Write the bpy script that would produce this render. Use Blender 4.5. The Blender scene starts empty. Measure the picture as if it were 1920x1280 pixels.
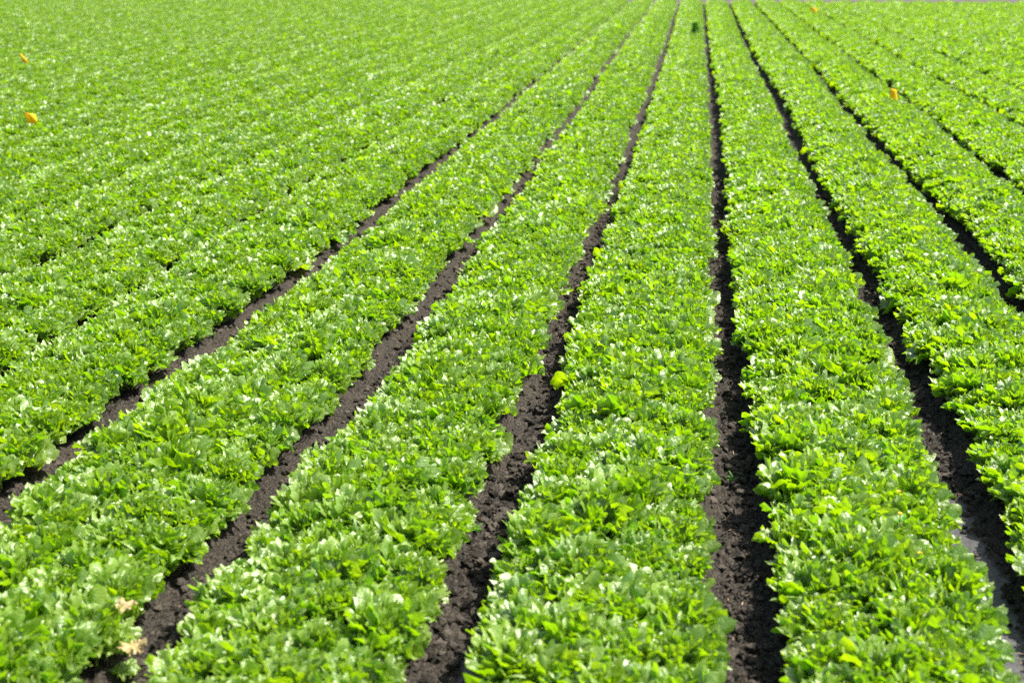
import bpy, bmesh, math, random
import numpy as np
from mathutils import Vector, Matrix, Euler

random.seed(7)
rng = np.random.default_rng(11)
S = bpy.context.scene
COL = S.collection
R = math.radians

# ------------------------------------------------------------------ numbers
FPX, CAMH = 2133.0, 3.34                      # focal length in pixels of a 1920 wide picture
PITCH = math.atan(744 / FPX)
YAW = math.atan(352 / (FPX / math.cos(PITCH)))
PX = 1920.0
YEND = 68.6                                   # far end of the planted beds
SUN_EL, SUN_AZ = R(59), R(74)                 # azimuth clockwise from the row direction (+Y)

# ------------------------------------------------------------------ helpers
def tag(o, label=None, cat=None, group=None, kind=None):
    if label: o['label'] = label
    if cat: o['category'] = cat
    if group: o['group'] = group
    if kind: o['kind'] = kind
    return o

def link(o, parent=None, col=None):
    (col or COL).objects.link(o)
    if parent: o.parent = parent
    return o

def empty(name, loc, rz=0):
    o = bpy.data.objects.new(name, None)
    o.location = loc; o.rotation_euler = (0, 0, rz)
    o.empty_display_size = .1
    return link(o)

def np_mesh(name, verts, quads, attrs=None, mat=None, smooth=True):
    """verts (n,3), quads (m,k) arrays of one face size"""
    me = bpy.data.meshes.new(name)
    verts = np.asarray(verts, np.float32); quads = np.asarray(quads, np.int32)
    m, k = quads.shape
    me.vertices.add(len(verts)); me.vertices.foreach_set('co', verts.ravel())
    me.loops.add(m * k); me.loops.foreach_set('vertex_index', quads.ravel())
    me.polygons.add(m)
    me.polygons.foreach_set('loop_start', np.arange(0, m * k, k, dtype=np.int32))
    me.polygons.foreach_set('loop_total', np.full(m, k, np.int32))
    me.update(calc_edges=True)
    me.polygons.foreach_set('use_smooth', np.full(m, smooth, bool))
    for an, arr in (attrs or {}).items():
        a = me.attributes.new(an, 'FLOAT', 'POINT')
        a.data.foreach_set('value', np.asarray(arr, np.float32))
    if mat: me.materials.append(mat)
    me.update()
    return me

def _hash(ix, iy, seed):
    h = (ix.astype(np.int64) * 374761393 + iy.astype(np.int64) * 668265263 + seed * 1442695041) & 0x7fffffff
    h = ((h ^ (h >> 13)) * 1274126177) & 0x7fffffff
    return ((h ^ (h >> 16)) & 0xffff) / 65535.0

def vnoise(x, y, seed=0):
    x = np.asarray(x, float); y = np.asarray(y, float)
    ix = np.floor(x); iy = np.floor(y); fx = x - ix; fy = y - iy
    fx = fx * fx * (3 - 2 * fx); fy = fy * fy * (3 - 2 * fy)
    a = _hash(ix, iy, seed); b = _hash(ix + 1, iy, seed); c = _hash(ix, iy + 1, seed); d = _hash(ix + 1, iy + 1, seed)
    return (a * (1 - fx) + b * fx) * (1 - fy) + (c * (1 - fx) + d * fx) * fy

def fbm(x, y, oct=4, seed=0):
    s = 0; a = 1; t = 0
    for k in range(oct):
        s = s + a * vnoise(x * 2 ** k + 17.3 * k, y * 2 ** k - 9.1 * k, seed + k); t += a; a *= .5
    return s / t

# ------------------------------------------------------------------ furrow lines, centre x at distance y
FUR = {
 -3: ([-10, 5.7, 6.4, 6.8, 7.5, 8.3, 8.9, 9.9, 11, 13.8, 16.9, 21, 25, 80],
      [-4.0, -3.96, -3.98, -3.94, -3.97, -3.95, -3.9, -3.86, -3.83, -3.8, -3.79, -3.74, -3.8, -3.82]),
 -2: ([-10, 4.1, 4.8, 5.6, 6.4, 7, 8.1, 10.1, 12.4, 14.5, 18.5, 21.4, 25, 29, 80],
      [-2.46, -2.46, -2.52, -2.46, -2.46, -2.38, -2.37, -2.35, -2.38, -2.33, -2.36, -2.3, -2.32, -2.4, -2.42]),
 -1: ([-10, 4.4, 4.9, 5.5, 6.5, 7.3, 8.4, 9.1, 11.5, 14.6, 18.7, 21.6, 31, 44, 72],
      [-1.0, -1.0, -1.05, -1.03, -1.03, -.98, -1.0, -1.02, -1.04, -.97, -.95, -.95, -.9, -.92, -1.0]),
 0: ([-10, 4.6, 5.3, 6.3, 7.1, 8.6, 10.2, 11.7, 14.8, 18.1, 24.4, 31.5, 72],
     [.4, .4, .41, .38, .4, .41, .39, .39, .43, .45, .45, .42, .41]),
 1: ([-10, 4.7, 5.7, 6.5, 7.0, 7.7, 8.8, 10.1, 11.9, 13.1, 15, 20, 24.6, 31.7, 44, 72],
     [1.72, 1.72, 1.74, 1.75, 1.77, 1.8, 1.83, 1.8, 1.8, 1.79, 1.77, 1.76, 1.83, 1.74, 1.73, 1.82]),
 2: ([-10, 10.6, 13.3, 17, 22.3, 26, 32.4, 38, 72], [3.12, 3.1, 3.13, 3.09, 3.1, 3.1, 3.22, 3.18, 3.14]),
 3: ([-10, 19, 21.6, 38, 72], [4.46, 4.42, 4.5, 4.5, 4.55]),
}
PITCHX = 1.39
def furx(i, y):
    y = np.asarray(y, float)
    if i in FUR:
        return np.interp(y, *FUR[i]) + (.05 if i in (-3, -2) else 0) + .02 * (fbm(y * .9, y * 0 + i * 7.7, 2, 5) - .5)
    b = -3.8 + (i + 3) * PITCHX if i < 0 else 4.5 + (i - 3) * PITCHX
    return b + .10 * (fbm(y * .12, y * 0 + i * 7.7, 3, 9) - .5)

def project(x, y, z):
    """pixel of a world point in the 1920 x 1280 picture"""
    dx, dy, dz = x, y, z - CAMH
    c, s = math.cos(YAW), math.sin(YAW)
    rx = dx * c + dy * s; fy = -dx * s + dy * c
    cp, sp = math.cos(PITCH), math.sin(PITCH)
    dep = fy * cp - dz * sp; up = dz * cp + fy * sp
    return 960 + FPX * rx / dep, 640 - FPX * up / dep, dep

# ------------------------------------------------------------------ materials
def new_mat(name):
    m = bpy.data.materials.new(name); m.use_nodes = True
    nt = m.node_tree; nt.nodes.clear()
    return m, nt, nt.nodes, nt.links

def N(nt, t, **kw):
    n = nt.nodes.new(t)
    for k, v in kw.items(): setattr(n, k, v)
    return n

def mixc(nt, fac, a, b, blend='MIX'):
    n = N(nt, 'ShaderNodeMix', data_type='RGBA', blend_type=blend)
    for sock, v in ((n.inputs['Factor'], fac), (n.inputs[6], a), (n.inputs[7], b)):
        if hasattr(v, 'is_linked'): nt.links.new(v, sock)
        elif isinstance(v, tuple): sock.default_value = (*v, 1)
        else: sock.default_value = v
    return n.outputs[2]

def ramp(nt, val, lo, hi, a=0., b=1.):
    n = N(nt, 'ShaderNodeMapRange'); n.clamp = True
    n.inputs[1].default_value = lo; n.inputs[2].default_value = hi
    n.inputs[3].default_value = a; n.inputs[4].default_value = b
    nt.links.new(val, n.inputs[0]); return n.outputs[0]

def leaf_material():
    m, nt, nd, lk = new_mat('lettuce_leaf')
    out = N(nt, 'ShaderNodeOutputMaterial')
    tint = N(nt, 'ShaderNodeAttribute', attribute_name='tint').outputs['Fac']
    edge = N(nt, 'ShaderNodeAttribute', attribute_name='edge').outputs['Fac']
    vein = N(nt, 'ShaderNodeAttribute', attribute_name='vein').outputs['Fac']
    info = N(nt, 'ShaderNodeObjectInfo')
    tc = N(nt, 'ShaderNodeTexCoord')
    n1 = N(nt, 'ShaderNodeTexNoise'); n1.inputs['Scale'].default_value = 38; n1.inputs['Detail'].default_value = 3
    lk.new(tc.outputs['Object'], n1.inputs['Vector'])
    c = mixc(nt, tint, (.077, .178, .002), (.200, .305, .004))
    c = mixc(nt, ramp(nt, info.outputs['Random'], 0, 1, 0, .35), c, (.22, .35, .015))
    c = mixc(nt, ramp(nt, n1.outputs['Fac'], .4, .7, 0, .35), c, (.10, .26, .008))
    c = mixc(nt, ramp(nt, info.outputs['Random'], .955, 1, 0, .45), c, (.30, .27, .07))
    c = mixc(nt, ramp(nt, edge, .84, 1, 0, .6), c, (.34, .48, .06))
    c = mixc(nt, ramp(nt, vein, 0, 1, 0, .65), c, (.48, .62, .26))
    geo = N(nt, 'ShaderNodeNewGeometry')
    cb = mixc(nt, geo.outputs['Backfacing'], c, mixc(nt, .22, c, (.34, .50, .14)))
    bump = N(nt, 'ShaderNodeBump'); bump.inputs['Strength'].default_value = .8; bump.inputs['Distance'].default_value = .007
    n2 = N(nt, 'ShaderNodeTexNoise'); n2.inputs['Scale'].default_value = 85; n2.inputs['Detail'].default_value = 2
    lk.new(tc.outputs['Object'], n2.inputs['Vector']); lk.new(n2.outputs['Fac'], bump.inputs['Height'])
    p = N(nt, 'ShaderNodeBsdfPrincipled')
    lk.new(cb, p.inputs['Base Color']); lk.new(bump.outputs[0], p.inputs['Normal'])
    p.inputs['Roughness'].default_value = .42; p.inputs['IOR'].default_value = 1.6
    p.inputs['Coat Weight'].default_value = 1.; p.inputs['Coat Roughness'].default_value = .34; lk.new(bump.outputs[0], p.inputs['Coat Normal'])
    p.inputs['Specular IOR Level'].default_value = 1.0
    t = N(nt, 'ShaderNodeBsdfTranslucent')
    lk.new(mixc(nt, tint, (.23, .51, .001), (.44, .65, .002)), t.inputs['Color'])
    lk.new(bump.outputs[0], t.inputs['Normal'])
    mx = N(nt, 'ShaderNodeMixShader'); mx.inputs[0].default_value = .50
    lk.new(p.outputs[0], mx.inputs[1]); lk.new(t.outputs[0], mx.inputs[2])
    lk.new(mx.outputs[0], out.inputs[0])
    return m

def simple(name, col, rough=.6, transl=0., var=.25, scale=30, spec=.5):
    m, nt, nd, lk = new_mat(name)
    out = N(nt, 'ShaderNodeOutputMaterial')
    p = N(nt, 'ShaderNodeBsdfPrincipled'); p.inputs['Roughness'].default_value = rough
    p.inputs['Specular IOR Level'].default_value = spec
    tc = N(nt, 'ShaderNodeTexCoord'); n1 = N(nt, 'ShaderNodeTexNoise')
    n1.inputs['Scale'].default_value = scale; n1.inputs['Detail'].default_value = 4
    lk.new(tc.outputs['Object'], n1.inputs['Vector'])
    dk = tuple(v * (1 - var) for v in col); lt = tuple(min(1, v * (1 + var)) for v in col)
    c = mixc(nt, ramp(nt, n1.outputs['Fac'], .3, .7), dk, lt)
    lk.new(c, p.inputs['Base Color'])
    if transl:
        t = N(nt, 'ShaderNodeBsdfTranslucent'); lk.new(c, t.inputs['Color'])
        mx = N(nt, 'ShaderNodeMixShader'); mx.inputs[0].default_value = transl
        lk.new(p.outputs[0], mx.inputs[1]); lk.new(t.outputs[0], mx.inputs[2]); lk.new(mx.outputs[0], out.inputs[0])
    else:
        lk.new(p.outputs[0], out.inputs[0])
    return m

def soil_material(name='soil', wet=True):
    m, nt, nd, lk = new_mat(name)
    out = N(nt, 'ShaderNodeOutputMaterial')
    tc = N(nt, 'ShaderNodeTexCoord')
    def noise(scale, det=5, rough=.6):
        n = N(nt, 'ShaderNodeTexNoise'); n.inputs['Scale'].default_value = scale
        n.inputs['Detail'].default_value = det; n.inputs['Roughness'].default_value = rough
        lk.new(tc.outputs['Object'], n.inputs['Vector']); return n.outputs['Fac']
    c = mixc(nt, ramp(nt, noise(2.2), .35, .65), (.012, .0098, .0068), (.033, .0275, .020))
    c = mixc(nt, ramp(nt, noise(70, 4), .47, .66), c, (.100, .083, .064))
    c = mixc(nt, ramp(nt, noise(21, 3), .40, .55, .35, 0), c, (.010, .008, .007))
    p = N(nt, 'ShaderNodeBsdfPrincipled')
    bump = N(nt, 'ShaderNodeBump'); bump.inputs['Strength'].default_value = 1.; bump.inputs['Distance'].default_value = .022
    lk.new(noise(62, 6, .68), bump.inputs['Height'])
    if wet:
        w = N(nt, 'ShaderNodeAttribute', attribute_name='wet').outputs['Fac']
        c = mixc(nt, w, c, mixc(nt, ramp(nt, noise(30, 4), .35, .65), (.016, .0155, .015), (.044, .043, .042)))
        lk.new(ramp(nt, w, 0, 1, .9, .55), p.inputs['Roughness'])
        lk.new(ramp(nt, w, 0, 1, .9, .3), bump.inputs['Strength'])
    else:
        p.inputs['Roughness'].default_value = .9
        isl = N(nt, 'ShaderNodeNewGeometry').outputs['Random Per Island']
        c = mixc(nt, ramp(nt, isl, .35, 1, 0, .8), c, (.115, .096, .076))
        c = mixc(nt, ramp(nt, isl, 0, .25, .6, 0), c, (.008, .0065, .005))
    p.inputs['Specular IOR Level'].default_value = .3
    if wet: lk.new(ramp(nt, w, 0, 1, .3, .8), p.inputs['Specular IOR Level'])
    lk.new(c, p.inputs['Base Color']); lk.new(bump.outputs[0], p.inputs['Normal'])
    lk.new(p.outputs[0], out.inputs[0])
    return m

M_LEAF = leaf_material()
M_SOIL = soil_material()
M_CLOD = soil_material('soil_clod', False)
M_TRACK = simple('track_soil', (.070, .056, .046), .95, var=.2, scale=1.5)
M_FLAG = simple('flag_film', (.92, .64, .003), .5, transl=.45, var=.06, scale=12)
M_WIRE = simple('flag_wire', (.35, .33, .30), .4, var=.1)
M_WEED = simple('weed_leaf', (.08, .28, .008), .5, transl=.3, var=.3)
M_STEM = simple('weed_stem', (.12, .25, .03), .6, var=.2)
M_PETAL = simple('yellow_petal', (.85, .55, .01), .6, transl=.2, var=.1, scale=80)
M_WITHER = simple('withered_leaf', (.42, .33, .15), .6, transl=.3, var=.25, scale=25)
M_STRAW = simple('dry_straw', (.42, .28, .16), .8, var=.3, scale=40)

# ------------------------------------------------------------------ ground
WETS = [(1, 3.0, 6.9, -.03, .13), (-1, 3.0, 4.75, .11, .06), (2, 3.0, 9.2, 0, .06), (0, 3.0, 4.75, .06, .05)]

def ground_z(x, y):
    x = np.asarray(x, float); y = np.asarray(y, float)
    d = np.full(x.shape, 9.); wet = np.zeros(x.shape)
    shp = x.shape; x = x.ravel(); y = y.ravel(); d = d.ravel(); wet = wet.ravel()
    for i in range(-46, 36):
        c0 = float(np.mean(furx(i, np.array([5., 8, 12, 20]))))
        k = np.abs(x - c0) < 1.1
        if not k.any(): continue
        X_, Y_, x_all = x[k], y[k], None
        fx = furx(i, Y_)
        d[k] = np.minimum(d[k], np.abs(X_ - fx))
        for (fi, y0, y1, off, hw) in WETS:
            if fi == i:
                wob = .07 * (vnoise(Y_ * 3.1, X_ * 0 + i, 3) - .5) + .09 * (vnoise(Y_ * 11, X_ * 12, 4) - .5) + .05 * (vnoise(Y_ * 31, X_ * 31, 6) - .5)
                a = np.clip((hw - np.abs(X_ - fx - off + wob)) / .02, 0, 1)
                b = np.clip((Y_ - y0) / .1, 0, 1) * np.clip((y1 + 1.6 * wob - Y_) / .12, 0, 1)
                wet[k] = np.maximum(wet[k], a * b)
    x = x.reshape(shp); y = y.reshape(shp); d = d.reshape(shp); wet = wet.reshape(shp)
    inside = np.clip((YEND + .4 - y) / .5, 0, 1)
    t = np.clip((d - .10) / .13, 0, 1); t = t * t * (3 - 2 * t)
    z = .065 * t * inside + .02 * (1 - inside)
    b1 = np.abs(fbm(x * 16, y * 13, 3, 21) - .5) * 2
    b2 = np.abs(fbm(x * 34, y * 30, 2, 31) - .5) * 2
    b3 = fbm(x * 5, y * 3.2, 2, 41) - .5
    rough = .066 * b1 ** .85 + .022 * b2 + .035 * b3 - .022
    z = z + rough * (1 - .93 * wet) * np.where(y > YEND + .6, .4, 1) - .012 * wet
    return z, wet

def build_ground():
    xs = [-900, -500, -250, -120, -70]
    x = -66.
    fine = []
    for i in range(-4, 5):
        c = float(np.mean(furx(i, np.array([5., 8, 12, 20]))))
        fine.append((c - .34, c + .34))
    xs += list(np.arange(-64, fine[0][0], .35))
    for k, (a, b) in enumerate(fine):
        xs += list(np.linspace(a, b, 46))
        nxt = fine[k + 1][0] if k + 1 < len(fine) else 48
        st = .12 if k + 1 < len(fine) else .35
        xs += list(np.arange(b + st, nxt - st * .4, st))
    xs += [52, 70, 120, 250, 500, 900]
    ys = [-300, -100, -40, -15, -5, 0, 2]
    y = 2.6
    while y < 73:
        ys.append(y); y += .0125 * max(1, y / 5) ** 1.35
    ys += [74, 76, 80, 86, 95, 110, 140, 200, 400, 900, 2500]
    xs = np.array(xs); ys = np.array(ys)
    X, Y = np.meshgrid(xs, ys)
    Z, W = ground_z(X.ravel(), Y.ravel())
    far = (Y.ravel() > 100) | (Y.ravel() < -6) | (np.abs(X.ravel()) > 66)
    Z = np.where(far, 0, Z)
    nx, ny = len(xs), len(ys)
    idx = np.arange(nx * ny).reshape(ny, nx)
    q = np.stack([idx[:-1, :-1], idx[:-1, 1:], idx[1:, 1:], idx[1:, :-1]], -1).reshape(-1, 4)
    me = np_mesh('ground', np.stack([X.ravel(), Y.ravel(), Z], -1), q, {'wet': W}, M_SOIL)
    o = bpy.data.objects.new('ground', me); link(o)
    tag(o, 'dark crumbly soil with furrows between the lettuce beds', kind='structure')

def build_track():
    xs = np.concatenate([[-400, -150], np.arange(-60, 60, 1.), [150, 400]]); ys = np.concatenate([np.arange(69.2, 80, .4), [90, 120, 300]])
    X, Y = np.meshgrid(xs, ys)
    Z = .055 + .03 * fbm(X.ravel() * 1.3, Y.ravel() * 2, 3, 77)
    nx, ny = len(xs), len(ys); idx = np.arange(nx * ny).reshape(ny, nx)
    q = np.stack([idx[:-1, :-1], idx[:-1, 1:], idx[1:, 1:], idx[1:, :-1]], -1).reshape(-1, 4)
    o = bpy.data.objects.new('dirt_track', np_mesh('dirt_track', np.stack([X.ravel(), Y.ravel(), Z], -1), q, None, M_TRACK))
    link(o); tag(o, 'pale bare dirt beyond the far end of the beds', kind='structure')

def build_clods():
    bm = bmesh.new(); bmesh.ops.create_icosphere(bm, subdivisions=2, radius=1)
    bv = np.array([v.co[:] for v in bm.verts]); bf = np.array([[v.index for v in f.verts] for f in bm.faces]); bm.free()
    V, Fc = [], []
    n = 0
    for i in range(-4, 4):
        dens = 5200 if -3 <= i <= 2 else 600
        k = int(dens)
        yy = 3.2 + (rng.random(k) ** 1.7) * 14
        xx = furx(i, yy) + rng.normal(0, .10, k)
        zz, ww = ground_z(xx, yy)
        for x, y, z, w in zip(xx, yy, zz, ww):
            if w > .2 and rng.random() < .93: continue
            s = .0045 + (.036 if i == -1 and y < 8 else .026) * rng.random() ** 5.0
            ph = rng.random(3) * 9
            d = 1 + .28 * np.sin(bv @ rng.normal(0, 2.6, 3) + ph[0]) + .2 * np.sin(bv @ rng.normal(0, 4, 3) + ph[1])
            p = bv * d[:, None] * np.array([1, rng.uniform(.7, 1.2), rng.uniform(.55, .9)]) * s
            a = rng.random() * 6.28; c, sn = math.cos(a), math.sin(a)
            p = np.stack([p[:, 0] * c - p[:, 1] * sn, p[:, 0] * sn + p[:, 1] * c, p[:, 2]], -1)
            V.append(p + [x, y, z + s * .3]); Fc.append(bf + n); n += len(bv)
    o = bpy.data.objects.new('soil_clods', np_mesh('soil_clods', np.concatenate(V), np.concatenate(Fc), None, M_CLOD, smooth=False))
    link(o); tag(o, 'loose crumbs and clods of dark soil lying in the furrows', 'soil clods', kind='stuff')

# ------------------------------------------------------------------ lettuce
NRG, NAN = 12, 150
def leaf_arrays(r, L, e0, e1, width, ruf, az, hx, tint, roll):
    """a round frilled leaf growing from the plant's crown, meshed in rings about its middle"""
    rho = (np.linspace(0, 1, NRG) ** .62)[:, None]; ph = (np.arange(NAN) / NAN * 2 * np.pi)[None, :]
    RH = np.broadcast_to(rho, (NRG, NAN)); PH = np.broadcast_to(ph, (NRG, NAN))
    q = r.random(12) * 6.28
    sd = int(r.integers(9999))
    cx, cy = np.cos(PH), np.sin(PH)
    PW = PH + .30 * np.sin(2 * PH + q[8]) + .14 * np.sin(5 * PH + q[9]) + .05 * np.sin(11 * PH + q[10])   # uneven frills
    amp = .55 + .9 * vnoise(cx * 2.2 + q[0], cy * 2.2 + q[1], sd)
    def saw(x): return 1 - np.abs((x % 1) * 2 - 1)
    out = 1 + .05 * np.sin(3 * PH + q[2]) + .05 * np.sin(7 * PH + q[3])
    out = out + RH ** 3 * (.14 * saw(PW * 1.9 + q[4]) + .15 * saw(PW * 4.3 + q[5]) + .10 * (r.random((1, NAN)) - .5)) - .1 * RH ** 3
    s = .5 + .5 * RH * cx * out
    k = np.clip(s / .62, 0, 1); k = k * k * (3 - 2 * k)
    t = .5 * RH * cy * out * width * (.20 + .80 * k)
    A = L * ruf
    edge = RH * (.25 + .75 * np.clip(s / .35, 0, 1))
    tw = 1.3 * (1 - RH)
    w = A * amp * (.46 * edge ** 1.5 * np.sin(5 * PW + q[6] + tw)
                   + .34 * edge ** 2 * np.sin(13 * PW + q[7] + tw)
                   + .22 * edge ** 2.6 * np.sin(27 * PW + q[8] + 2.5 * tw))
    w = w + L * .13 * edge ** .5 * (vnoise(s * 6 + q[0] * 5, t * 7 + q[1] * 5, sd + 3) - .5)      # blisters
    w = w + L * .09 * edge ** .5 * (vnoise(s * 14 + q[0] * 5, t * 16 + q[1] * 5, sd + 4) - .5)
    w = w + .9 * L * t ** 2 * roll                                                # cupping
    sh = A / L * amp * .50 * edge ** 3 * np.sin(13 * PW + q[7] + 1.6) + A / L * amp * .22 * edge ** 4 * np.sin(27 * PW + q[8] + 1.6)
    s = s + sh * cx * .8 + .4 * sh * cy; t = t + sh * cy * .8 - .4 * sh * cx
    kk = (e1 - e0) if abs(e1 - e0) > .05 else .05
    sc = np.clip(s, -.05, 1.2); el = e0 + kk * sc + .22 * t * math.sin(q[11])
    X = L * (np.sin(e0 + kk * sc) - math.sin(e0)) / kk; Z = L * (-np.cos(e0 + kk * sc) + math.cos(e0)) / kk
    lat = t * L
    X = X - np.sin(el) * w + hx; Z = Z + np.cos(el) * w
    ca, sa = math.cos(az), math.sin(az)
    P = np.stack([X * ca - lat * sa, X * sa + lat * ca, Z], -1).reshape(-1, 3)
    vein = np.exp(-(t / (.035 * (1.2 - s))) ** 2) * np.clip(1 - s, 0, 1) ** .4
    vb = np.clip(1 - np.abs(np.sin((s - np.abs(t) * .9) * 22)) * 5, 0, 1) * .35
    vein = np.maximum(vein, vb)
    return P, np.full(NRG * NAN, tint), RH.ravel().copy(), vein.ravel()

_ii = np.arange(NRG * NAN).reshape(NRG, NAN); _jj = np.roll(_ii, -1, 1)
LEAFQ = np.stack([_ii[:-1], _jj[:-1], _jj[1:], _ii[1:]], -1).reshape(-1, 4)

def lettuce_mesh(seed):
    r = np.random.default_rng(seed)
    V, Q, T, E, W = [], [], [], [], []
    n = 0; az = r.random() * 6.28
    NL = int(r.integers(17, 21))
    for k in range(NL):
        t = k / (NL - 1)                           # 0 outer ... 1 heart
        az += 2.39996 + r.normal(0, .12)
        L = (.250 - .060 * t ** 1.3) * r.uniform(.86, 1.14)
        e0 = R(55 + 32 * t + r.normal(0, 7)); e1 = R(16 + 68 * t + r.normal(0, 20))
        sp = r.uniform(1.0, 1.3)
        ruf = r.uniform(.13, .21)
        tint = float(np.clip(.38 + .15 * t + r.normal(0, .25), 0, .9))
        P, a, b, c = leaf_arrays(r, L, e0, e1, sp, ruf, az, .012 * (1 - t) + .002, tint, r.uniform(.2, 1))
        P[:, 2] += .012 + .035 * t
        V.append(P); Q.append(LEAFQ + n); T.append(a); E.append(b); W.append(c); n += len(P)
    V = np.concatenate(V)
    V[:, 2] = np.maximum(V[:, 2], -.02)
    return np_mesh('lettuce', V, np.concatenate(Q), {'tint': np.concatenate(T), 'edge': np.concatenate(E), 'vein': np.concatenate(W)}, M_LEAF)

def opening(i):
    """how much wider than usual the gap between the beds is, along furrow i"""
    y = _YG
    e = .022 * (fbm(y * .8, y * 0 + i * 3.7, 3, 61) - .5)
    if i <= -4: e = e - .032
    if -1 <= i <= 1: e = e + .018 * (y > 20)
    if -1 <= i <= 0: e = e + .03 * (y < 8)
    if i in (-3, -2): e = e + np.where(y < 22, .018, np.where(y < 45, .008, -.005))
    if i == -3: e = e + .014
    if i in (1, 2): e = e + .012 + .022 * (y < 8)
    return e

_YG = np.arange(2.5, 73, .04); _FT, _OT, _ST = {}, {}, {}
def look(tab, fn, i, y):
    if i not in tab: tab[i] = fn(i)
    return float(tab[i][min(len(_YG) - 1, max(0, int((y - 2.5) / .04)))])

def build_lettuces():
    meshes = [lettuce_mesh(100 + k) for k in range(12)]
    pts = []                                        # x, y, bed, row, scale
    r = random.Random(5)
    ROWS = 4
    for bed in range(-45, 34):                      # the bed right of furrow `bed`
        ys_rows = []
        for row in range(ROWS):
            yy = 2.7 + r.random() * .27
            while yy < YEND:
                ys_rows.append((yy, row)); yy += r.uniform(.245, .325)
        for y, row in ys_rows:
            fl = look(_FT, lambda q: furx(q, _YG), bed, y); fr = look(_FT, lambda q: furx(q, _YG), bed + 1, y)
            xm = .5 * (fl + fr)
            px, py, dep = project(xm, y, .2)
            if -330 - 2400 / dep * 1.2 < px < 2250 + 2400 / dep * 1.2 and dep > 1:
                if True:
                    a = fl + .328 + look(_OT, opening, bed, y); b = fr - .328 - look(_OT, opening, bed + 1, y)
                    x = a + (b - a) * row / (ROWS - 1)
                    yy = y
                    x += r.gauss(0, .013 if row in (0, 3) else .026)
                    if r.random() < .0012: continue
                    sc = min(1.3, max(.86, r.gauss(1.07, .09) + .22 * (look(_ST, lambda q: fbm(_YG * .55, _YG * 0 + q * .3, 2, 88), bed * 4 + row, y) - .5)))
                    sc = min(1.18, max(.97, sc)) if row in (0, 3) else min(1.34, sc * 1.05)
                    pts.append([x, yy, bed, row, sc])
    pts.sort(key=lambda p: p[0] ** 2 + p[1] ** 2)
    big, rest = [], []
    for p in pts:
        px, py, dep = project(p[0], p[1], .16)
        m = .05 * FPX / dep
        ins = -m < px < PX + m and py < 1280 + m
        if ins and len(big) < 300: big.append((p, px, py, dep))
        else: rest.append(p)
    ORD = ['first', 'second', 'third', 'fourth', 'fifth', 'sixth', 'seventh', 'eighth', 'ninth', 'tenth', 'eleventh', 'twelfth',
           'thirteenth', 'fourteenth', 'fifteenth', 'sixteenth', 'seventeenth', 'eighteenth', 'nineteenth', 'twentieth',
           'twenty-first', 'twenty-second', 'twenty-third', 'twenty-fourth', 'twenty-fifth', 'twenty-sixth']
    BED = {-6: 'fifth bed left of centre', -5: 'fourth bed left of centre', -4: 'third bed left of centre', -3: 'second bed left of centre', -2: 'bed just left of centre',
           -1: 'centre bed', 0: 'bed just right of centre', 1: 'second bed right of centre', 2: 'third bed right of centre', 3: 'fourth bed right of centre'}
    ROW = ['left edge row', 'inner left row', 'inner right row', 'right edge row']
    kinds = bpy.data.collections.new('lettuce_kinds'); COL.children.link(kinds)
    cnt = {}
    for k, (p, px, py, dep) in enumerate(sorted(big, key=lambda b: b[0][1])):
        x, y, bed, row, sc = p
        c = cnt.get((bed, row), 0); cnt[(bed, row)] = c + 1
        o = bpy.data.objects.new('lettuce', meshes[k % 12])
        z = float(ground_z(np.array([x]), np.array([y]))[0][0])
        z = .05 + .3 * (z - .05) + (.018 if row in (1, 2) else 0)
        o.location = (x, y, z)
        lean = .12 if row == 3 else (-.12 if row == 0 else 0)
        o.rotation_euler = Euler((r.gauss(0, .09), r.gauss(lean, .09), r.random() * 6.28)).to_matrix().to_euler()
        e = Matrix.Rotation(lean + r.gauss(0, .08), 3, 'Y') @ Matrix.Rotation(r.gauss(0, .08), 3, 'X') @ Matrix.Rotation(r.random() * 6.28, 3, 'Z')
        o.rotation_euler = e.to_euler()
        o.scale = (sc, sc, sc * r.uniform(.88, 1.12))
        (kinds if k < 12 else COL).objects.link(o)
        kind = 'large frilly' if sc > 1.07 else ('small frilly' if sc < .88 else 'frilly')
        tag(o, f'{kind} lettuce, {ORD[min(c, 25)]} from near end, {ROW[row]}, {BED.get(bed, "far bed")}', 'lettuce', 'frilly green lettuces planted in the beds')
    # the thousands beyond: one object
    n = len(rest)
    co = np.zeros((n, 3), np.float32); rot = np.zeros((n, 3), np.float32); sc = np.zeros(n, np.float32); idx = np.zeros(n, np.int32)
    for k, p in enumerate(rest):
        co[k] = (p[0], p[1], .052 + (.018 if p[3] in (1, 2) else 0))
        lean = .12 if p[3] == 3 else (-.12 if p[3] == 0 else 0)
        e = (Matrix.Rotation(lean + r.gauss(0, .09), 3, 'Y') @ Matrix.Rotation(r.gauss(0, .09), 3, 'X') @ Matrix.Rotation(r.random() * 6.28, 3, 'Z')).to_euler()
        rot[k] = e[:]; sc[k] = p[4]; idx[k] = r.randrange(12)
    me = bpy.data.meshes.new('lettuces'); me.vertices.add(n); me.vertices.foreach_set('co', co.ravel())
    a = me.attributes.new('rot', 'FLOAT_VECTOR', 'POINT'); a.data.foreach_set('vector', rot.ravel())
    a = me.attributes.new('scl', 'FLOAT', 'POINT'); a.data.foreach_set('value', sc)
    a = me.attributes.new('idx', 'INT', 'POINT'); a.data.foreach_set('value', idx)
    me.update()
    ob = bpy.data.objects.new('lettuces', me); link(ob)
    tag(ob, 'dense rows of green lettuces filling the field towards its far end', 'lettuces', kind='stuff')
    ng = bpy.data.node_groups.new('plant_rows', 'GeometryNodeTree')
    ng.interface.new_socket('Geometry', in_out='INPUT', socket_type='NodeSocketGeometry')
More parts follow.
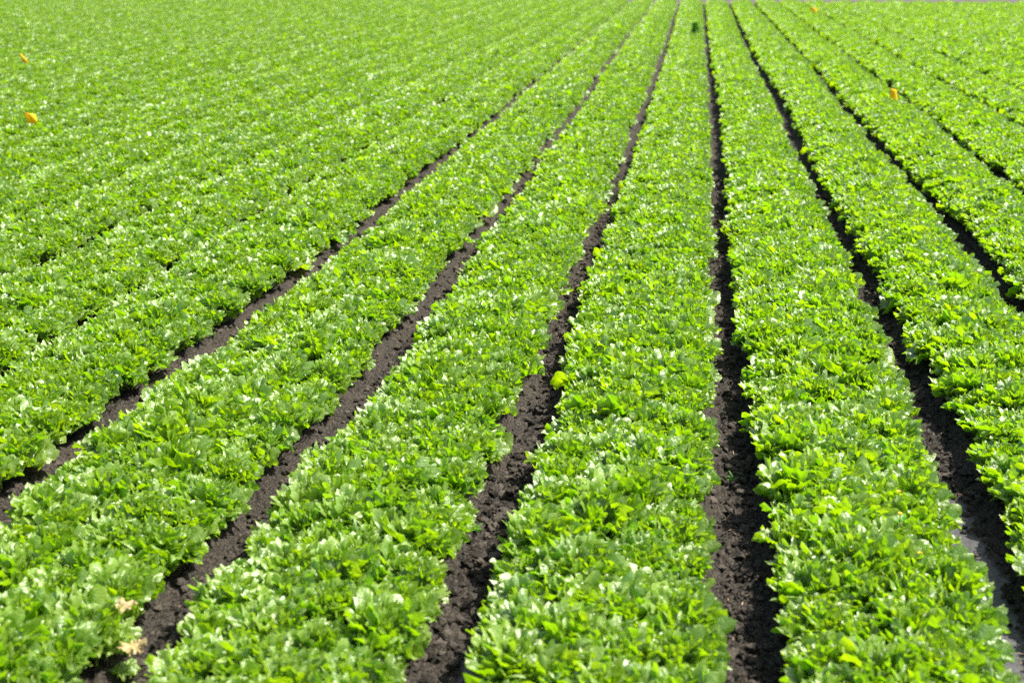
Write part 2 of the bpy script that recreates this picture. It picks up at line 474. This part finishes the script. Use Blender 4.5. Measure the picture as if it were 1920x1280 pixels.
    ng.interface.new_socket('Geometry', in_out='OUTPUT', socket_type='NodeSocketGeometry')
    gi = ng.nodes.new('NodeGroupInput'); go = ng.nodes.new('NodeGroupOutput')
    iop = ng.nodes.new('GeometryNodeInstanceOnPoints'); ci = ng.nodes.new('GeometryNodeCollectionInfo')
    ci.inputs['Collection'].default_value = kinds; ci.inputs['Separate Children'].default_value = True; ci.inputs['Reset Children'].default_value = True
    def att(nm, ty):
        q = ng.nodes.new('GeometryNodeInputNamedAttribute'); q.data_type = ty; q.inputs['Name'].default_value = nm
        return q.outputs['Attribute']
    L = ng.links
    L.new(gi.outputs[0], iop.inputs['Points']); L.new(ci.outputs[0], iop.inputs['Instance'])
    iop.inputs['Pick Instance'].default_value = True
    L.new(att('idx', 'INT'), iop.inputs['Instance Index'])
    e2r = ng.nodes.new('FunctionNodeEulerToRotation'); L.new(att('rot', 'FLOAT_VECTOR'), e2r.inputs[0]); L.new(e2r.outputs[0], iop.inputs['Rotation'])
    L.new(att('scl', 'FLOAT'), iop.inputs['Scale'])
    L.new(iop.outputs[0], go.inputs[0])
    md = ob.modifiers.new('rows', 'NODES'); md.node_group = ng
    print('lettuces', len(big), 'rest', n, 'far y', max(b[0][1] for b in big))

# ------------------------------------------------------------------ small things
def tube_mesh(name, pts, rad, mat, sides=6):
    V, Q = [], []
    pts = [Vector(p) for p in pts]
    for k, p in enumerate(pts):
        d = (pts[min(k + 1, len(pts) - 1)] - pts[max(k - 1, 0)]).normalized()
        a = d.orthogonal().normalized(); b = d.cross(a)
        rr = rad[k] if isinstance(rad, (list, tuple)) else rad
        for s in range(sides):
            t = 6.2832 * s / sides
            V.append((p + a * math.cos(t) * rr + b * math.sin(t) * rr)[:])
    for k in range(len(pts) - 1):
        for s in range(sides):
            s2 = (s + 1) % sides
            Q.append([k * sides + s, k * sides + s2, (k + 1) * sides + s2, (k + 1) * sides + s])
    return np_mesh(name, V, Q, None, mat)

def ray_ground(px, py, z):
    v = Vector((px - 960, 640 - py, -FPX))
    m = Matrix.Rotation(YAW, 3, 'Z') @ Matrix.Rotation(math.pi / 2 - PITCH, 3, 'X')
    w = m @ v; t = (z - CAMH) / w.z
    return w.x * t, w.y * t

def sheet(name, fn, nu, nv, mat, thick=.0):
    u, v = np.meshgrid(np.linspace(0, 1, nu), np.linspace(0, 1, nv), indexing='ij')
    P = fn(u.ravel(), v.ravel())
    idx = np.arange(nu * nv).reshape(nu, nv)
    q = np.stack([idx[:-1, :-1], idx[:-1, 1:], idx[1:, 1:], idx[1:, :-1]], -1).reshape(-1, 4)
    return np_mesh(name, P, q, None, mat)

def marker_flag(px, py, size, rz, curl, label, h=.60, tri=False):
    zc = h - size * .45
    x, y = ray_ground(px, py, zc)
    root = empty('marker_flag', (x, y, .05), rz)
    tag(root, label, 'marker flag', 'orange yellow marker flags in the field')
    link(bpy.data.objects.new('wire', tube_mesh('wire', [(0, 0, -.05), (.004, 0, .2), (0, .003, h - .03)], .0035, M_WIRE)), root)
    def fn(u, v):
        w = size * u
        zz = (v - .5) * size * (1 - .1 * u)
        if tri: zz = (v - .5) * size * 1.1; w = size * u * (1.05 - .9 * v)
        return np.stack([w * np.cos(curl * u) + .012 * np.sin(v * 5), .02 * np.sin(u * 4 + v * 3) + w * np.sin(curl * u) * .8, h - .05 - size * .5 + zz - .22 * w], -1)
    fl = bpy.data.objects.new('flag', sheet('flag', fn, 9, 9, M_FLAG)); link(fl, root)
    sm = fl.modifiers.new('film', 'SOLIDIFY'); sm.thickness = .0012

def blade(L, W, bend, tilt, az, teeth=0, wav=0.):
    def fn(u, v):
        w = W * np.sin(np.pi * np.clip(u, .02, .98) ** .8) * (1 + teeth * (np.abs((u * 7) % 1 - .5) - .25) * 2)
        lat = (v - .5) * w
        el = tilt - bend * u
        X = u * L * np.cos(el * .8 + .2 * tilt); Z = L * (np.sin(tilt) * u - bend * .5 * u ** 2) + np.abs(lat) * .35 + wav * np.sin(u * 14 + v * 4) * u
        c, s = math.cos(az), math.sin(az)
        return np.stack([X * c - lat * s, X * s + lat * c, Z], -1)
    return fn

def merge_sheets(name, fns, nu, nv, mat):
    V, Q = [], []; n = 0
    idx = np.arange(nu * nv).reshape(nu, nv)
    q0 = np.stack([idx[:-1, :-1], idx[:-1, 1:], idx[1:, 1:], idx[1:, :-1]], -1).reshape(-1, 4)
    u, v = np.meshgrid(np.linspace(0, 1, nu), np.linspace(0, 1, nv), indexing='ij')
    for f, off in fns:
        V.append(f(u.ravel(), v.ravel()) + np.array(off)); Q.append(q0 + n); n += nu * nv
    return np_mesh(name, np.concatenate(V), np.concatenate(Q), None, mat)

def flower_weed(px, py, h, label, nf=1):
    x, y = ray_ground(px, py, h)
    root = empty('yellow_flowered_weed', (x, y, .05))
    tag(root, label, 'weed', 'yellow flowered weeds among the lettuces')
    hh = h - .05; r = random.Random(int(px))
    link(bpy.data.objects.new('stem', tube_mesh('stem', [(.03, .02, -.03), (.015, 0, hh * .5), (0, 0, hh)], [.004, .003, .002], M_STEM)), root)
    fns = [(blade(r.uniform(.05, .09), .025, .5, r.uniform(.3, .8), r.random() * 6.28, 1.0), (.01, 0, hh * r.uniform(.35, .85))) for _ in range(9)]
    link(bpy.data.objects.new('foliage', merge_sheets('foliage', fns, 10, 5, M_WEED)), root)
    fns = []
    for k in range(22):
        fns.append((blade(.0155 * (1 if k % 2 else .8), .006, .3, .25 + .5 * (k % 2), 6.2832 * k / 22), (0, 0, hh)))
    fl = link(bpy.data.objects.new('flower', merge_sheets('flower', fns, 4, 3, M_PETAL)), root)

def tall_weed():
    x, y = ray_ground(1303, 70, .2)
    root = empty('tall_weed', (x, y, .05))
    tag(root, 'dark green weed standing above the far end of the centre bed', 'weed')
    r = random.Random(3)
    link(bpy.data.objects.new('stem', tube_mesh('stem', [(0, 0, 0), (.01, 0, .3), (0, .02, .66)], [.012, .009, .004], M_STEM)), root)
    fns = []
    for k in range(170):
        z = r.uniform(.12, .66); w = .25 * math.sqrt(max(.02, 1 - ((z - .33) / .36) ** 2))
        fns.append((blade(r.uniform(.6, 1.05) * w + .03, .07, .5, r.uniform(-.1, .9), r.random() * 6.28, .4), (0, 0, z)))
    link(bpy.data.objects.new('foliage', merge_sheets('foliage', fns, 7, 4, M_WEED)), root)

def cast_leaf(name, px, py, z, rz, L, label, mat, seed, tilt=.35):
    x, y = ray_ground(px, py, z)
    r = np.random.default_rng(seed)
    P, a, b, c = leaf_arrays(r, L, tilt, -.15, .9, .14, 0, 0, .5, .6)
    me = np_mesh(name, P, LEAFQ, {'tint': a, 'edge': b, 'vein': c}, mat)
    o = bpy.data.objects.new(name, me); o.location = (x, y, z); o.rotation_euler = (0, 0, rz); link(o)
    tag(o, label, 'leaf'); return o

def build_debris():
    V, Q = [], []; n = 0
    for k in range(420):
        i = int(rng.integers(-3, 3)); y = 3.4 + rng.random() ** 1.5 * 12
        x = float(furx(i, y)) + rng.normal(0, .08); z = float(ground_z(np.array([x]), np.array([y]))[0][0]) + .006
        a = rng.random() * 6.28; L = rng.uniform(.008, .035); w = rng.uniform(.0012, .004); rise = rng.uniform(-.004, .01)
        d = np.array([math.cos(a), math.sin(a), 0]); p = np.array([-d[1], d[0], 0])
        for u in (0, .5, 1):
            c = np.array([x, y, z]) + d * L * u + np.array([0, 0, rise * u + .003 * math.sin(u * 3)]) + p * .004 * u * u
            for sx, sz in ((-1, 0), (0, 1), (1, 0), (0, -1)):
                V.append(c + p * w * sx + np.array([0, 0, w * .6 * sz]))
        for u in range(2):
            for t in range(4):
                Q.append([n + u * 4 + t, n + u * 4 + (t + 1) % 4, n + u * 4 + 4 + (t + 1) % 4, n + u * 4 + 4 + t])
        n += 12
    o = bpy.data.objects.new('straw_bits', np_mesh('straw_bits', V, Q, None, M_STRAW)); link(o)
    tag(o, 'short dry stalks and straw scattered on the furrow soil', 'straw', kind='stuff')

def sprig(px, py, label, seed, h=.07):
    x, y = ray_ground(px, py, .03)
    root = empty('weed_sprig', (x, y, float(ground_z(np.array([x]), np.array([y]))[0][0]) - .004))
    tag(root, label, 'weed', 'small weeds sprouting in the furrows')
    r = random.Random(seed)
    link(bpy.data.objects.new('stem', tube_mesh('stem', [(0, 0, -.01), (.004, 0, h * .5), (.008, .004, h)], [.002, .0016, .001], M_STEM)), root)
    fns = [(blade(r.uniform(.03, .055), .012, .6, r.uniform(.3, 1.0), r.random() * 6.28, .5), (.003, 0, h * r.uniform(.15, .95))) for _ in range(11)]
    link(bpy.data.objects.new('foliage', merge_sheets('foliage', fns, 7, 4, M_WEED)), root)

build_debris()
sprig(893, 1000, 'thin weed sprig in the furrow left of the centre bed', 1, .09)
sprig(1372, 905, 'small weed low in the furrow right of the centre bed', 2, .05)
sprig(402, 640, 'small weed in the furrow left of the second bed left of centre', 4, .05)
build_ground(); build_track(); build_clods(); build_lettuces()
marker_flag(47, 219, .19, R(5), .3, 'large square orange flag at the left edge of the field')
marker_flag(39, 108, .20, R(10), .6, 'small pointed orange flag above the other one at the left', tri=True)
marker_flag(1669, 179, .32, R(32), .5, 'narrow orange flag seen edge on between beds at the right')
marker_flag(1521, 20, .34, R(5), .5, 'tiny orange flag near the far end of the field')
flower_weed(1685, 922, .37, 'yellow flowered weed farthest up the bed just right of centre')
flower_weed(1688, 963, .36, 'yellow flowered weed between the other two yellow flowers')
flower_weed(1725, 1038, .36, 'yellow flowered weed nearest the bottom of the photo')
tall_weed()
cast_leaf('withered_leaf', 248, 1200, .19, R(-60), .13, 'withered cream coloured leaf hanging beside the left furrow', M_WITHER, 3)
cast_leaf('withered_leaf', 224, 1155, .27, R(80), .10, 'curled cream leaf topmost beside the left furrow', M_WITHER, 5, .8)
cast_leaf('fallen_leaf', 205, 1254, .07, R(0), .14, 'flat green leaf lying in the furrow at the bottom left', M_LEAF, 9, .15)

# ------------------------------------------------------------------ light, sky, camera
W = bpy.data.worlds.new('World'); S.world = W; W.use_nodes = True
nt = W.node_tree; bg = nt.nodes['Background']
sky = nt.nodes.new('ShaderNodeTexSky'); sky.sky_type = 'NISHITA'; sky.sun_disc = False
sky.sun_elevation = SUN_EL; sky.sun_rotation = SUN_AZ; sky.air_density = 1.0; sky.dust_density = 3.0
nt.links.new(sky.outputs[0], bg.inputs[0]); bg.inputs[1].default_value = .11
sd = bpy.data.lights.new('sun', 'SUN'); sd.energy = 5.0; sd.angle = R(.6); sd.color = (1, .95, .87)
so = bpy.data.objects.new('sun', sd); link(so)
dirv = Vector((math.sin(SUN_AZ) * math.cos(SUN_EL), math.cos(SUN_AZ) * math.cos(SUN_EL), math.sin(SUN_EL)))
so.rotation_euler = dirv.to_track_quat('Z', 'Y').to_euler(); so.location = (10, 10, 30)

cd = bpy.data.cameras.new('camera'); cam = bpy.data.objects.new('camera', cd); link(cam)
cam.location = (0, 0, CAMH); cam.rotation_euler = (math.pi / 2 - PITCH, 0, YAW)
cd.sensor_width = 36; cd.lens = FPX / 1920 * 36; cd.clip_end = 5000
cd.dof.use_dof = True; cd.dof.focus_distance = 9.0; cd.dof.aperture_fstop = 1.35; cd.dof.aperture_blades = 9
S.camera = cam
S.view_settings.view_transform = 'Standard'; S.view_settings.look = 'None'
S.view_settings.exposure = 1.1; S.view_settings.gamma = 1
S.cycles.max_bounces = 10; S.cycles.transmission_bounces = 8; S.cycles.diffuse_bounces = 6
S.cycles.use_denoising = False
